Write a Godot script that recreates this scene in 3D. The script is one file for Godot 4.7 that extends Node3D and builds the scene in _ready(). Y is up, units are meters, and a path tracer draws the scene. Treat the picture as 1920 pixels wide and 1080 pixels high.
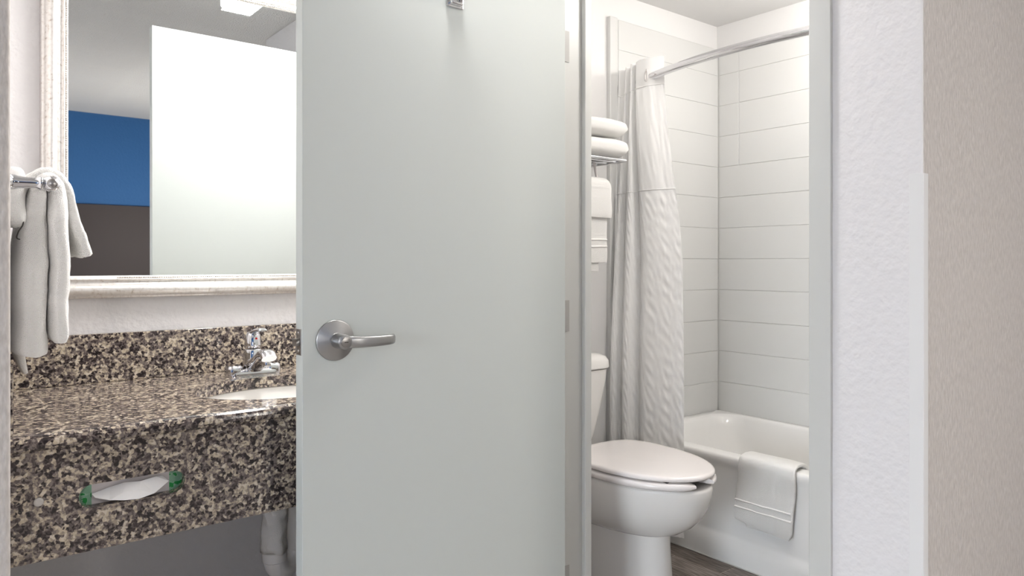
extends Node3D
# A vanity alcove, an open door and the bathroom behind it. x runs along the vanity wall, -z points at that wall, y is up.

const EYE := 1.14            # height of the camera
const CEIL := 2.33
const WALL_Z := -2.225       # vanity wall and toilet wall
const DOOR_X := 1.396        # face of the wall that holds the door
const TUB_X := 2.36          # front of the bathtub
const BACK_X := 3.10         # wall behind the bathtub
const BATH_Z := -0.68        # inner face of the bathroom's near wall
const COUNTER := 0.82

var M := {}

# ---------------------------------------------------------------- geometry
class G:
	var v := PackedVector3Array()
	var ix := PackedInt32Array()

	func fix(from: int) -> void:
		var vol := 0.0
		var c := v[ix[from]]
		for k in range(from, ix.size(), 3):
			vol += (v[ix[k]] - c).dot((v[ix[k + 1]] - c).cross(v[ix[k + 2]] - c))
		if vol > 0.0:
			for k in range(from, ix.size(), 3):
				var t := ix[k + 1]
				ix[k + 1] = ix[k + 2]
				ix[k + 2] = t

	func grid(rows: Array, closed := false, cap_a := false, cap_b := false) -> G:
		var from := ix.size()
		var base := v.size()
		var n: int = rows[0].size()
		for r in rows:
			for p in r:
				v.push_back(p)
		for i in rows.size() - 1:
			for j in (n if closed else n - 1):
				var a: int = base + i * n + j
				var b: int = base + i * n + (j + 1) % n
				var c: int = b + n
				var d: int = a + n
				ix.append_array([a, b, c, a, c, d])
		if cap_a:
			cap(rows[0], true)
		if cap_b:
			cap(rows[rows.size() - 1], false)
		fix(from)
		return self

	func cap(ring, turned: bool) -> void:
		var base := v.size()
		var m := Vector3.ZERO
		for p in ring:
			v.push_back(p)
			m += p
		v.push_back(m / ring.size())
		var n: int = ring.size()
		for j in n:
			if turned:
				ix.append_array([base + n, base + (j + 1) % n, base + j])
			else:
				ix.append_array([base + n, base + j, base + (j + 1) % n])

	# box with rounded edges
	func rbox(c: Vector3, s: Vector3, r := 0.002, k := 1) -> G:
		var h := s / 2.0
		r = minf(r, minf(h.x, minf(h.y, h.z)) * 0.999)
		var rows := []
		for half in 2:
			for a in k + 1:
				var phi := (float(a) / k - 1.0 + half) * PI / 2.0
				var row := PackedVector3Array()
				for q in 4:
					for b in k + 1:
						var th := (q + float(b) / k) * PI / 2.0
						var mid := (q + 0.5) * PI / 2.0
						row.push_back(c + Vector3(signf(cos(mid)) * (h.x - r) + r * cos(phi) * cos(th), (half * 2 - 1) * (h.y - r) + r * sin(phi), signf(sin(mid)) * (h.z - r) + r * cos(phi) * sin(th)))
				rows.append(row)
		return grid(rows, true, true, true)

	func span(a: Vector3, b: Vector3, r := 0.002, k := 1) -> G:
		return rbox((a + b) / 2.0, (b - a).abs(), r, k)

	# profile of (radius, height) turned round the y axis of xf
	func lathe(profile: Array, xf := Transform3D.IDENTITY, seg := 32) -> G:
		var rows := []
		for p in profile:
			var row := PackedVector3Array()
			for j in seg:
				var t := TAU * j / seg
				row.push_back(xf * Vector3(p.x * cos(t), p.y, p.x * sin(t)))
			rows.append(row)
		return grid(rows, true, true, true)

	# flattened tube: cross-section half width w along side, half thickness t across it
	func sweep(path: Array, side: Vector3, w: Array, t: Array, seg := 16, power := 2.0) -> G:
		var rows := []
		for i in path.size():
			var tangent: Vector3 = (path[mini(i + 1, path.size() - 1)] - path[maxi(i - 1, 0)]).normalized()
			var up := tangent.cross(side).normalized()
			var sd := up.cross(tangent).normalized()
			var row := PackedVector3Array()
			for j in seg:
				var a := TAU * (j + 0.5) / seg
				var x := signf(cos(a)) * pow(absf(cos(a)), 2.0 / power)
				var y := signf(sin(a)) * pow(absf(sin(a)), 2.0 / power)
				row.push_back(path[i] + sd * x * w[i] + up * y * t[i])
			rows.append(row)
		return grid(rows, true, true, true)

	func tube(path: Array, r: float, seg := 14) -> G:
		var rows := []
		var side := Vector3(0.31, 0.84, 0.44)
		for i in path.size():
			var tangent: Vector3 = (path[mini(i + 1, path.size() - 1)] - path[maxi(i - 1, 0)]).normalized()
			side = (side - tangent * side.dot(tangent)).normalized()
			var up := tangent.cross(side)
			var row := PackedVector3Array()
			for j in seg:
				var a := TAU * j / seg
				row.push_back(path[i] + (side * cos(a) + up * sin(a)) * r)
			rows.append(row)
		return grid(rows, true, true, true)

	func wobble(amp: float, freq: float, seed_no: int) -> G:
		var n := FastNoiseLite.new()
		n.seed = seed_no
		n.frequency = freq
		for k in v.size():
			var p := v[k]
			v[k] = p + amp * Vector3(n.get_noise_3dv(p), n.get_noise_3dv(p + Vector3(7, 3, 1)), n.get_noise_3dv(p + Vector3(2, 9, 5)))
		return self

	func mesh(uv_from := Vector2.ZERO, uv_size := Vector2.ZERO) -> ArrayMesh:
		var n := PackedVector3Array()
		n.resize(v.size())
		for k in range(0, ix.size(), 3):
			var a := v[ix[k]]
			var f := (v[ix[k + 2]] - a).cross(v[ix[k + 1]] - a)
			for q in 3:
				n[ix[k + q]] += f
		for k in n.size():
			n[k] = n[k].normalized() if n[k].length_squared() > 1e-20 else Vector3.UP
		var arr := []
		arr.resize(Mesh.ARRAY_MAX)
		arr[Mesh.ARRAY_VERTEX] = v
		arr[Mesh.ARRAY_NORMAL] = n
		arr[Mesh.ARRAY_INDEX] = ix
		if uv_size.x > 0.0:
			var uv := PackedVector2Array()
			for p in v:
				uv.push_back(Vector2((p.x - uv_from.x) / uv_size.x, 1.0 - (p.y - uv_from.y) / uv_size.y))
			arr[Mesh.ARRAY_TEX_UV] = uv
		var m := ArrayMesh.new()
		m.add_surface_from_arrays(Mesh.PRIMITIVE_TRIANGLES, arr)
		return m


func smooth(points: Array, steps := 6) -> Array:      # Catmull-Rom through the points
	var out := []
	for i in points.size() - 1:
		var a = points[maxi(i - 1, 0)]
		var d = points[mini(i + 2, points.size() - 1)]
		for k in steps:
			out.append(points[i].cubic_interpolate(points[i + 1], a, d, float(k) / steps))
	out.append(points[points.size() - 1])
	return out


func fill(n: int, value: float) -> Array:
	var a := []
	a.resize(n)
	a.fill(value)
	return a


func rounded(n: int, value: float, ends := 3) -> Array:   # a size that closes in a rounded way at both ends of a path
	var a := []
	for i in n:
		var e := minf(i, n - 1 - i)
		a.append(value * (1.0 if e >= ends else sqrt(1.0 - pow(1.0 - (e + 0.15) / (ends + 0.15), 2.0))))
	return a


func rounded_rect(c: Vector3, hx: float, hz: float, r: float, k := 6) -> PackedVector3Array:
	var row := PackedVector3Array()
	r = minf(r, minf(hx, hz) * 0.999)
	for q in 4:
		var mid := (q + 0.5) * PI / 2.0
		for b in k + 1:
			var th := (q + float(b) / k) * PI / 2.0
			row.push_back(c + Vector3(signf(cos(mid)) * (hx - r) + r * cos(th), 0, signf(sin(mid)) * (hz - r) + r * sin(th)))
	return row


# outline of a toilet seat: blunt towards the wall, long and round towards +z
func egg(cx: float, zb: float, zf: float, hw: float, y: float, n := 48, blunt := 3.2) -> PackedVector3Array:
	var row := PackedVector3Array()
	var zc := lerpf(zb, zf, 0.42)
	for j in n:
		row.push_back(egg_at(cx, zb, zc, zf, hw, y, TAU * j / n, blunt))
	return row


func egg_at(cx: float, zb: float, zc: float, zf: float, hw: float, y: float, t: float, blunt := 3.2) -> Vector3:
	var s := sin(t)      # +1 at the front tip
	var c := cos(t)
	var p := 2.0 if s > 0.0 else blunt
	var x := signf(c) * pow(absf(c), 2.0 / p) * hw
	var z := signf(s) * pow(absf(s), 2.0 / p) * (zf - zc if s > 0.0 else zc - zb)
	return Vector3(cx + x, y, zc + z)

# ---------------------------------------------------------------- nodes
func taken(called: String) -> String:
	if not has_node(called):
		return called
	var k := 1
	while has_node("%s_%03d" % [called, k]):
		k += 1
	return "%s_%03d" % [called, k]


func thing(called: String, label: String, category: String, at := Vector3.ZERO, group := "") -> Node3D:
	var o := Node3D.new()
	o.name = taken(called)
	o.position = at
	o.set_meta("label", label)
	o.set_meta("category", category)
	if group:
		o.set_meta("group", group)
	add_child(o)
	return o


func setting(called: String, label := "") -> Node3D:
	var o := Node3D.new()
	o.name = called
	o.set_meta("kind", "structure")
	if label:
		o.set_meta("label", label)
	add_child(o)
	return o


func part(parent: Node3D, called: String, g: G, m: Material, label := "") -> MeshInstance3D:
	var o := MeshInstance3D.new()
	o.name = called
	o.mesh = g.mesh()
	o.material_override = m
	if parent is MeshInstance3D:
		o.position = Vector3.ZERO
	elif parent.position != Vector3.ZERO:
		o.position = -parent.position          # shapes are written in room coordinates
	if label:
		o.set_meta("label", label)
	parent.add_child(o, true)
	return o


func shell(called: String, g: G, m: Material, label := "") -> MeshInstance3D:   # one-mesh piece of the setting
	var o := MeshInstance3D.new()
	o.name = called
	o.mesh = g.mesh()
	o.material_override = m
	o.set_meta("kind", "structure")
	if label:
		o.set_meta("label", label)
	add_child(o)
	return o

# ---------------------------------------------------------------- materials
func paint(col: Color, rough: float, metal := 0.0) -> StandardMaterial3D:
	var m := StandardMaterial3D.new()
	m.albedo_color = col
	m.roughness = rough
	m.metallic = metal
	return m


func noise(seed_no: int, freq: float, octaves := 4, kind := FastNoiseLite.TYPE_SIMPLEX_SMOOTH) -> FastNoiseLite:
	var n := FastNoiseLite.new()
	n.seed = seed_no
	n.noise_type = kind
	n.frequency = freq
	n.fractal_octaves = octaves
	return n


func noise_texture(n: FastNoiseLite, as_normal := false, strength := 4.0, ramp = null, side := 512) -> NoiseTexture2D:
	var t := NoiseTexture2D.new()
	t.width = side
	t.height = side
	t.seamless = true
	t.seamless_blend_skirt = 0.2
	t.as_normal_map = as_normal
	t.bump_strength = strength
	if ramp:
		t.color_ramp = ramp
	t.noise = n
	return t


func ramp(stops: Array) -> Gradient:
	var g := Gradient.new()
	var o := PackedFloat32Array()
	var c := PackedColorArray()
	for s in stops:
		o.push_back(s[0])
		c.push_back(s[1])
	g.offsets = o
	g.colors = c
	return g


func relief(m: StandardMaterial3D, t: Texture2D, amount: float, scale: Vector3, world := true) -> StandardMaterial3D:
	m.normal_enabled = true
	m.normal_texture = t
	m.normal_scale = amount
	m.uv1_triplanar = true
	m.uv1_world_triplanar = world
	m.uv1_scale = scale
	return m


func granite() -> ImageTexture:
	var side := 1024
	var a := noise(11, 0.034, 1, FastNoiseLite.TYPE_CELLULAR)
	a.cellular_return_type = FastNoiseLite.RETURN_CELL_VALUE
	a.cellular_jitter = 1.0
	a.domain_warp_enabled = true
	a.domain_warp_amplitude = 26.0
	a.domain_warp_frequency = 0.03
	var b: FastNoiseLite = a.duplicate()
	b.seed = 37
	b.frequency = 0.062
	var c := noise(5, 0.012, 2)
	var ia := a.get_seamless_image(side, side).get_data()
	var ib := b.get_seamless_image(side, side).get_data()
	var ic := c.get_seamless_image(side, side).get_data()
	var tones := [Color8(36, 31, 32), Color8(60, 52, 52), Color8(90, 81, 79), Color8(118, 108, 103), Color8(150, 138, 124), Color8(184, 170, 149), Color8(198, 187, 171)]
	var out := PackedByteArray()
	out.resize(side * side * 3)
	for k in side * side:
		var f := ia[k] / 255.0 * 0.72 + ib[k] / 255.0 * 0.40 + (ic[k] / 255.0 - 0.5) * 0.24 - 0.10
		if ib[k] < 26:
			f -= 0.3
		var at := clampf(f, 0.0, 0.999) * tones.size()
		var col: Color = tones[int(at)]
		out[k * 3] = col.r8
		out[k * 3 + 1] = col.g8
		out[k * 3 + 2] = col.b8
	return ImageTexture.create_from_image(Image.create_from_data(side, side, false, Image.FORMAT_RGB8, out))


func make_materials() -> void:
	var peel := noise_texture(noise(3, 0.035, 3), true, 3.0)
	var fine := noise_texture(noise(9, 0.11, 2), true, 4.0)
	M.wall = relief(paint(Color(0.855, 0.845, 0.845), 0.75), peel, 0.6, Vector3.ONE * 2.2)
	M.bath_wall = paint(Color(0.885, 0.88, 0.875), 0.65)
	M.ceiling = relief(paint(Color(0.83, 0.825, 0.82), 0.95), noise_texture(noise(21, 0.09, 3, FastNoiseLite.TYPE_CELLULAR), true, 9.0), 1.0, Vector3.ONE * 2.6)
	M.bath_ceiling = paint(Color(0.88, 0.875, 0.87), 0.85)
	# wall covering with upright fibres
	M.fibre = relief(paint(Color.WHITE, 0.8), noise_texture(noise(17, 0.05, 4), true, 7.0), 0.35, Vector3(4.6, 1.3, 4.6))
	M.fibre.albedo_texture = noise_texture(noise(18, 0.06, 4), false, 1.0, ramp([[0.0, Color(0.70, 0.675, 0.655)], [0.5, Color(0.76, 0.735, 0.715)], [1.0, Color(0.82, 0.795, 0.775)]]))
	M.door = paint(Color(0.745, 0.76, 0.745), 0.6)
	M.trim = paint(Color(0.765, 0.765, 0.75), 0.4)
	M.blue = relief(paint(Color(0.155, 0.365, 0.58), 0.7), peel, 0.5, Vector3.ONE * 2.0)
	M.brown = relief(paint(Color(0.21, 0.175, 0.175), 0.6), fine, 0.3, Vector3.ONE * 5.0)
	M.carpet = relief(paint(Color(0.78, 0.755, 0.73), 1.0), fine, 1.0, Vector3.ONE * 6.0)  # unseen floor, kept pale so it bounces light upward
	M.granite = paint(Color.WHITE, 0.1)
	M.granite.albedo_texture = granite()
	M.granite.uv1_triplanar = true
	M.granite.uv1_world_triplanar = true
	M.granite.uv1_triplanar_sharpness = 8.0
	M.granite.uv1_scale = Vector3.ONE * 3.7
	M.porcelain = paint(Color(0.9, 0.89, 0.875), 0.08)
	M.acrylic = paint(Color(0.92, 0.915, 0.905), 0.07)
	M.plastic = paint(Color(0.91, 0.89, 0.88), 0.16)
	M.surround = paint(Color(0.825, 0.823, 0.815), 0.3)
	M.chrome = paint(Color(0.86, 0.86, 0.87), 0.06, 1.0)
	M.nickel = relief(paint(Color(0.66, 0.66, 0.66), 0.33, 1.0), noise_texture(noise(4, 0.2, 2), true, 2.0), 0.15, Vector3(3, 40, 40))
	M.steel = paint(Color(0.62, 0.61, 0.6), 0.3, 1.0)
	M.mirror = paint(Color(0.93, 0.94, 0.94), 0.015, 1.0)
	var scuff := noise_texture(noise(31, 0.03, 5), false, 1.0, ramp([[0.0, Color(0.52, 0.46, 0.41)], [0.14, Color(0.76, 0.72, 0.68)], [0.30, Color(0.86, 0.84, 0.82)], [1.0, Color(0.92, 0.91, 0.895)]]))
	M.silver = paint(Color.WHITE, 0.3, 0.55)
	M.silver.albedo_texture = scuff
	M.silver.uv1_triplanar = true
	M.silver.uv1_world_triplanar = true
	M.silver.uv1_scale = Vector3.ONE * 5.0
	var terry := noise_texture(noise(41, 0.16, 2), true, 10.0)
	M.terry = relief(paint(Color(0.95, 0.943, 0.93), 0.95), terry, 0.9, Vector3.ONE * 6.0)
	M.terry.rim_enabled = true
	M.terry.rim = 0.3
	M.band = relief(paint(Color(0.93, 0.92, 0.905), 0.85), fine, 0.5, Vector3(30, 4, 30))
	M.curtain = relief(paint(Color(0.94, 0.937, 0.93), 0.6), fine, 0.35, Vector3.ONE * 8.0)
	M.curtain.cull_mode = BaseMaterial3D.CULL_DISABLED
	M.curtain.backlight_enabled = true
	M.curtain.backlight = Color(0.3, 0.3, 0.3)
	M.grout = paint(Color(0.70, 0.67, 0.63), 0.9)
	M.planks = []
	for k in 3:
		var m := paint(Color.WHITE, 0.42)
		var shift := (k - 1) * 0.035
		m.albedo_texture = noise_texture(noise(51 + k, 0.02, 5), false, 1.0, ramp([[0.2, Color(0.30 + shift, 0.265 + shift, 0.24 + shift)], [0.45, Color(0.41 + shift, 0.37 + shift, 0.345 + shift)], [0.55, Color(0.46 + shift, 0.425 + shift, 0.40 + shift)], [0.8, Color(0.55 + shift, 0.515 + shift, 0.485 + shift)]]))
		m.uv1_triplanar = true
		m.uv1_world_triplanar = true
		m.uv1_scale = Vector3(13.0, 5.0, 0.9)
		M.planks.append(m)
	M.wrap = relief(paint(Color(0.89, 0.88, 0.865), 0.7), fine, 0.6, Vector3.ONE * 5.0)
	M.pvc = paint(Color(0.91, 0.90, 0.89), 0.35)
	M.tissue = paint(Color(0.95, 0.945, 0.94), 0.9)
	M.tissue.cull_mode = BaseMaterial3D.CULL_DISABLED
	M.red = paint(Color(0.75, 0.06, 0.08), 0.3)
	M.rubber = paint(Color(0.72, 0.70, 0.68), 0.25)
	M.hinge = paint(Color(0.66, 0.65, 0.635), 0.5)
	M.dark = paint(Color(0.16, 0.14, 0.13), 0.6)
	M.guard = paint(Color(0.86, 0.855, 0.85), 0.6)
	M.frame_white = paint(Color(0.9, 0.9, 0.9), 0.4)
	M.glass = paint(Color(1, 1, 1, 0.06), 0.0)
	M.glass.transparency = BaseMaterial3D.TRANSPARENCY_ALPHA

# ---------------------------------------------------------------- room
func make_room() -> void:
	shell("floor", G.new().span(Vector3(-6.1, -0.12, -2.33), Vector3(1.44, 0, 2.3), 0.001).span(Vector3(1.44, -0.12, -0.62), Vector3(5.1, 0, 2.3), 0.001), M.carpet, "pale beige carpet of the guest room, lightened to bounce light")
	shell("ceiling", G.new().span(Vector3(-6.1, CEIL, -2.33), Vector3(1.46, CEIL + 0.1, 2.3), 0.001).span(Vector3(1.46, CEIL, -0.6), Vector3(5.1, CEIL + 0.1, 2.3), 0.001), M.ceiling, "popcorn textured ceiling over the vanity and room")
	shell("ceiling_bathroom", G.new().span(Vector3(1.46, CEIL, -2.33), Vector3(3.2, CEIL + 0.1, -0.6), 0.001), M.bath_ceiling, "smooth white bathroom ceiling")
	shell("wall_back", G.new().span(Vector3(-0.02, 0, WALL_Z - 0.105), Vector3(1.45, CEIL, WALL_Z), 0.001), M.wall, "pale textured wall behind the vanity")
	shell("wall_bathroom_back", G.new().span(Vector3(1.45, 0, WALL_Z - 0.105), Vector3(BACK_X + 0.1, CEIL, WALL_Z), 0.001), M.bath_wall, "white wall behind the toilet")
	shell("wall_left", G.new().span(Vector3(-0.02, 0, WALL_Z), Vector3(0.10, CEIL, -1.432), 0.001), M.wall, "pale wall beside the vanity that carries the towel bar")
	shell("wall_left_end", G.new().rbox(Vector3(0.04, CEIL / 2, -1.427), Vector3(0.121, CEIL, 0.016), 0.007, 3).span(Vector3(-6.0, 0, -1.54), Vector3(-0.0205, CEIL, -1.42), 0.001), M.fibre, "taupe fibre wall covering on the end of the wall beside the vanity")
	# wall that holds the door
	var g := G.new()
	g.span(Vector3(DOOR_X, 0, WALL_Z), Vector3(DOOR_X + 0.11, CEIL, -1.60), 0.001)
	g.span(Vector3(DOOR_X, 0, -0.735), Vector3(DOOR_X + 0.11, CEIL, -0.5635), 0.003, 2)
	g.span(Vector3(DOOR_X, 2.05, -1.60), Vector3(DOOR_X + 0.11, CEIL, -0.735), 0.001)
	shell("wall_front", g, M.wall, "white orange peel textured wall beside the bathroom door frame")
	shell("wall_right", G.new().span(Vector3(DOOR_X + 0.108, 0, BATH_Z), Vector3(5.0, CEIL, -0.565), 0.001), M.fibre, "taupe wall covering with upright fibre texture")
	# the covering runs to the outside corner
	shell("wall_right_covering", G.new().span(Vector3(DOOR_X + 0.003, 0, -0.5655), Vector3(5.0, CEIL, -0.5625), 0.0008), M.fibre, "taupe fibre wall covering up to the outside corner")
	shell("wall_tub", G.new().span(Vector3(BACK_X, 0, WALL_Z), Vector3(BACK_X + 0.1, CEIL, BATH_Z), 0.001), M.bath_wall, "white wall above the tub surround")
	shell("wall_far", G.new().span(Vector3(-6.1, 0, 2.2), Vector3(5.1, CEIL, 2.3), 0.001), M.blue, "blue painted wall of the guest room, seen in the mirror")
	shell("wall_entry", G.new().span(Vector3(5.0, 0, -0.6), Vector3(5.1, CEIL, 2.2), 0.001), M.wall, "pale end wall of the room")
	# window wall behind the camera's left shoulder
	g = G.new()
	g.span(Vector3(-6.1, 0, -1.54), Vector3(-6.0, 0.25, 2.2), 0.001).span(Vector3(-6.1, 2.2, -1.54), Vector3(-6.0, CEIL, 2.2), 0.001)
	g.span(Vector3(-6.1, 0.25, -1.54), Vector3(-6.0, 2.2, -0.3), 0.001).span(Vector3(-6.1, 0.25, 2.1), Vector3(-6.0, 2.2, 2.2), 0.001)
	shell("wall_window", g, M.wall, "pale wall with the wide window")
	var w := setting("window_1", "wide window of the guest room")
	g = G.new()
	for y in [0.27, 2.18]:
		g.span(Vector3(-6.08, y - 0.02, -0.3), Vector3(-6.02, y + 0.02, 2.1))
	for z in [-0.28, 0.9, 2.08]:
		g.span(Vector3(-6.08, 0.29, z - 0.02), Vector3(-6.02, 2.16, z + 0.02))
	part(w, "window_frame", g, M.frame_white)
	for z in [0.31, 1.49]:
		part(w, "pane", G.new().span(Vector3(-6.052, 0.29, z - 0.57), Vector3(-6.048, 2.16, z + 0.57), 0.001), M.glass)
	var b := thing("wall_panel", "dark brown panel below the blue wall, seen in the mirror", "panel", Vector3(1.0, 0, 2.18))
	part(b, "board", G.new().span(Vector3(-0.45, 0, 2.165), Vector3(3.5, 1.60, 2.2), 0.004, 2), M.brown)

	# bathroom floor: grout bed and wood look tiles
	var bed := setting("floor_bathroom", "grey brown wood look tile floor of the bathroom")
	part(bed, "grout_bed", G.new().span(Vector3(1.44, -0.12, WALL_Z), Vector3(BACK_X, -0.0015, -0.62), 0.0005), M.grout)
	var k := 0
	for c in 9:
		var x1 := 2.3625 - 0.0965 * c
		var x0 := x1 - 0.0935
		var z := WALL_Z + fposmod(0.612 - 0.21 * c, 0.61) - 0.61
		while z < BATH_Z:
			var za := maxf(z + 0.0015, WALL_Z)
			var zb := minf(z + 0.6085, BATH_Z)
			if zb - za > 0.02:
				part(bed, "plank_tile", G.new().span(Vector3(x0, -0.012, za), Vector3(x1, 0, zb), 0.0012), M.planks[(k * 7 + c) % 3])
				k += 1
			z += 0.61
	# white base boards in the bathroom
	shell("baseboard_bathroom", G.new().span(Vector3(DOOR_X + 0.11, 0, WALL_Z), Vector3(2.34, 0.09, WALL_Z + 0.012), 0.003), M.trim)


func make_surround() -> void:
	var s := setting("wall_surround", "grey white moulded tile surround of the bathtub")
	var top := 2.21
	# backing panels with a raised edge
	part(s, "end_panel", G.new().span(Vector3(2.306, 0.395, WALL_Z), Vector3(BACK_X - 0.004, top, WALL_Z + 0.018), 0.004, 2), M.surround)
	part(s, "edge_flange", G.new().span(Vector3(2.304, 0.0, WALL_Z), Vector3(2.352, top + 0.004, WALL_Z + 0.023), 0.004, 2), M.surround)
	part(s, "side_panel", G.new().span(Vector3(BACK_X - 0.018, 0.395, WALL_Z), Vector3(BACK_X, top, BATH_Z), 0.004, 2), M.surround)
	part(s, "near_panel", G.new().span(Vector3(2.306, 0.395, BATH_Z - 0.018), Vector3(BACK_X - 0.018, top, BATH_Z), 0.004, 2), M.surround)
	var y0 := 0.397
	for r in 12:
		var a := y0 + 0.1525 * r + 0.0011
		var b := minf(y0 + 0.1525 * (r + 1) - 0.0011, top - 0.004)
		if b - a < 0.03:
			break
		var z0 := WALL_Z + 0.018
		part(s, "tile", G.new().span(Vector3(2.358, a, z0 - 0.002), Vector3(BACK_X - 0.024, b, z0 + 0.0028), 0.002, 2), M.surround)
		var cuts := [z0 + 0.006, BATH_Z - 0.02]
		if r >= 8:
			cuts = [z0 + 0.006, -2.085, -1.48, BATH_Z - 0.02]
		for q in cuts.size() - 1:
			part(s, "tile", G.new().span(Vector3(BACK_X - 0.0208, a, cuts[q] + 0.0014), Vector3(BACK_X - 0.016, b, cuts[q + 1] - 0.0014), 0.002, 2), M.surround)


func make_door() -> void:
	var zf := -1.504          # face towards the camera
	var zb := -1.540
	var d := setting("door_1", "pale grey flush bathroom door standing open with lever handle and robe hook")
	part(d, "door_slab", G.new().span(Vector3(0.624, 0.012, zb), Vector3(1.392, 2.0, zf), 0.0018, 2), M.door)
	# lever set on both faces
	for side in 2:
		var face: float = zf if side == 0 else zb
		var o: float = 1.0 if side == 0 else -1.0
		var at := Vector3(0.699, 0.969, face)
		var xf := Transform3D(Basis(Vector3.RIGHT, PI / 2 * o), at)      # local y leaves the door
		var rose := part(d, "rosette", G.new().lathe([Vector2(0.0, 0), Vector2(0.0445, 0), Vector2(0.0455, 0.002), Vector2(0.0448, 0.004), Vector2(0.043, 0.0055), Vector2(0.019, 0.0135), Vector2(0.0165, 0.0145), Vector2(0.0, 0.0146)], xf, 48), M.nickel, "brushed metal round rosette")
		rose.set_meta("label", "brushed metal round rosette")
		var lever := part(d, "lever_handle", G.new().lathe([Vector2(0.0, 0.012), Vector2(0.0165, 0.012), Vector2(0.0160, 0.050), Vector2(0.0150, 0.0545), Vector2(0.0, 0.0545)], xf, 28), M.nickel, "brushed metal lever")
		var pts := smooth([Vector3(0.701, 0.968, face + o * 0.040), Vector3(0.735, 0.967, face + o * 0.046), Vector3(0.775, 0.966, face + o * 0.044), Vector3(0.812, 0.966, face + o * 0.037), Vector3(0.828, 0.966, face + o * 0.029), Vector3(0.835, 0.966, face + o * 0.018)], 5)
		var hw := []
		var ht := []
		for i in pts.size():
			var f := float(i) / (pts.size() - 1)
			hw.append(lerpf(0.0135, 0.0105, f))
			ht.append(lerpf(0.0085, 0.0045, f))
		part(lever, "lever_arm", G.new().sweep(pts, Vector3.UP, hw, ht, 16, 3.0), M.nickel)
		if side == 0:
			part(lever, "privacy_button", G.new().lathe([Vector2(0.0, 0.05), Vector2(0.0112, 0.05), Vector2(0.0112, 0.0565), Vector2(0.0102, 0.0575), Vector2(0.0, 0.0575)], xf, 24), M.steel)
			part(lever, "button_slot", G.new().rbox(at + Vector3(0, 0, 0.0577), Vector3(0.009, 0.0022, 0.0008), 0.0003), M.dark)
	# latch on the free edge
	var zc := (zf + zb) / 2
	var plate := part(d, "latch_plate", G.new().span(Vector3(0.6225, 0.94, zc - 0.0125), Vector3(0.626, 0.997, zc + 0.0125), 0.0008), M.steel)
	part(plate, "latch_bolt", G.new().grid([
		PackedVector3Array([Vector3(0.624, 0.961, zc - 0.008), Vector3(0.624, 0.976, zc - 0.008), Vector3(0.624, 0.976, zc + 0.008), Vector3(0.624, 0.961, zc + 0.008)]),
		PackedVector3Array([Vector3(0.612, 0.961, zc - 0.008), Vector3(0.612, 0.976, zc - 0.008), Vector3(0.615, 0.976, zc + 0.008), Vector3(0.615, 0.961, zc + 0.008)])], true, true, true), M.steel)
	for y in [0.949, 0.988]:
		part(plate, "screw", G.new().lathe([Vector2(0.0, 0), Vector2(0.0035, 0), Vector2(0.003, 0.001), Vector2(0.0, 0.0012)], Transform3D(Basis(Vector3.BACK, PI / 2), Vector3(0.6226, y, zc)), 12), M.chrome)
	# hinges
	for y in [1.766, 0.987, 0.22]:
		var h := part(d, "hinge", G.new().span(Vector3(1.402, y - 0.045, -1.5478), Vector3(1.447, y + 0.045, -1.5455), 0.0006), M.hinge, "painted grey hinge leaf")
		part(h, "knuckle", G.new().lathe([Vector2(0, y - 0.045), Vector2(0.0062, y - 0.045), Vector2(0.0062, y + 0.045), Vector2(0, y + 0.045)], Transform3D(Basis.IDENTITY, Vector3(1.397, 0, -1.5462)), 14), M.hinge)
	# robe hook
	var hk := part(d, "robe_hook", G.new().span(Vector3(0.992, 1.773, zf), Vector3(1.042, 1.853, zf + 0.006), 0.004, 2), M.chrome, "chrome double robe hook")
	for sx in [-1.0, 1.0]:
		var p := smooth([Vector3(1.017 + sx * 0.010, 1.808, zf + 0.004), Vector3(1.017 + sx * 0.014, 1.796, zf + 0.022), Vector3(1.017 + sx * 0.021, 1.797, zf + 0.038), Vector3(1.017 + sx * 0.025, 1.815, zf + 0.045)], 5)
		part(hk, "prong", G.new().tube(p, 0.0055, 12).lathe([Vector2(0, -0.008), Vector2(0.006, -0.006), Vector2(0.0085, 0), Vector2(0.006, 0.006), Vector2(0, 0.008)], Transform3D(Basis.IDENTITY, Vector3(1.017 + sx * 0.025, 1.815, zf + 0.045)), 14), M.chrome)
	part(hk, "hook_collar", G.new().rbox(Vector3(1.017, 1.798, zf + 0.009), Vector3(0.038, 0.040, 0.016), 0.005, 2), M.chrome)

	# painted steel frame
	var f := setting("trim_1", "pale grey painted door frame of the bathroom")
	var xi := 1.524
	part(f, "hinge_jamb", G.new().span(Vector3(1.390, 0, -1.603), Vector3(xi, 2.06, -1.548), 0.0025, 2), M.trim)
	part(f, "hinge_stop", G.new().span(Vector3(1.4985, 0, -1.550), Vector3(xi, 2.02, -1.5325), 0.0022, 2), M.trim)
	part(f, "latch_jamb", G.new().span(Vector3(1.388, 0, -0.777), Vector3(xi, 2.06, -0.7305), 0.0022, 2), M.trim)
	part(f, "latch_stop", G.new().span(Vector3(1.4985, 0, -0.793), Vector3(xi, 2.02, -0.776), 0.002, 2), M.trim)
	part(f, "head_jamb", G.new().span(Vector3(1.390, 2.008, -1.548), Vector3(xi, 2.06, -0.777), 0.0025, 2), M.trim)
	# corner guard on the outside corner
	var c := setting("trim_2", "white plastic corner guard on the outside wall corner")
	part(c, "guard_leg", G.new().span(Vector3(1.3945, 0.0, -0.586), Vector3(1.397, 1.302, -0.5612), 0.0009), M.guard)
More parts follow.
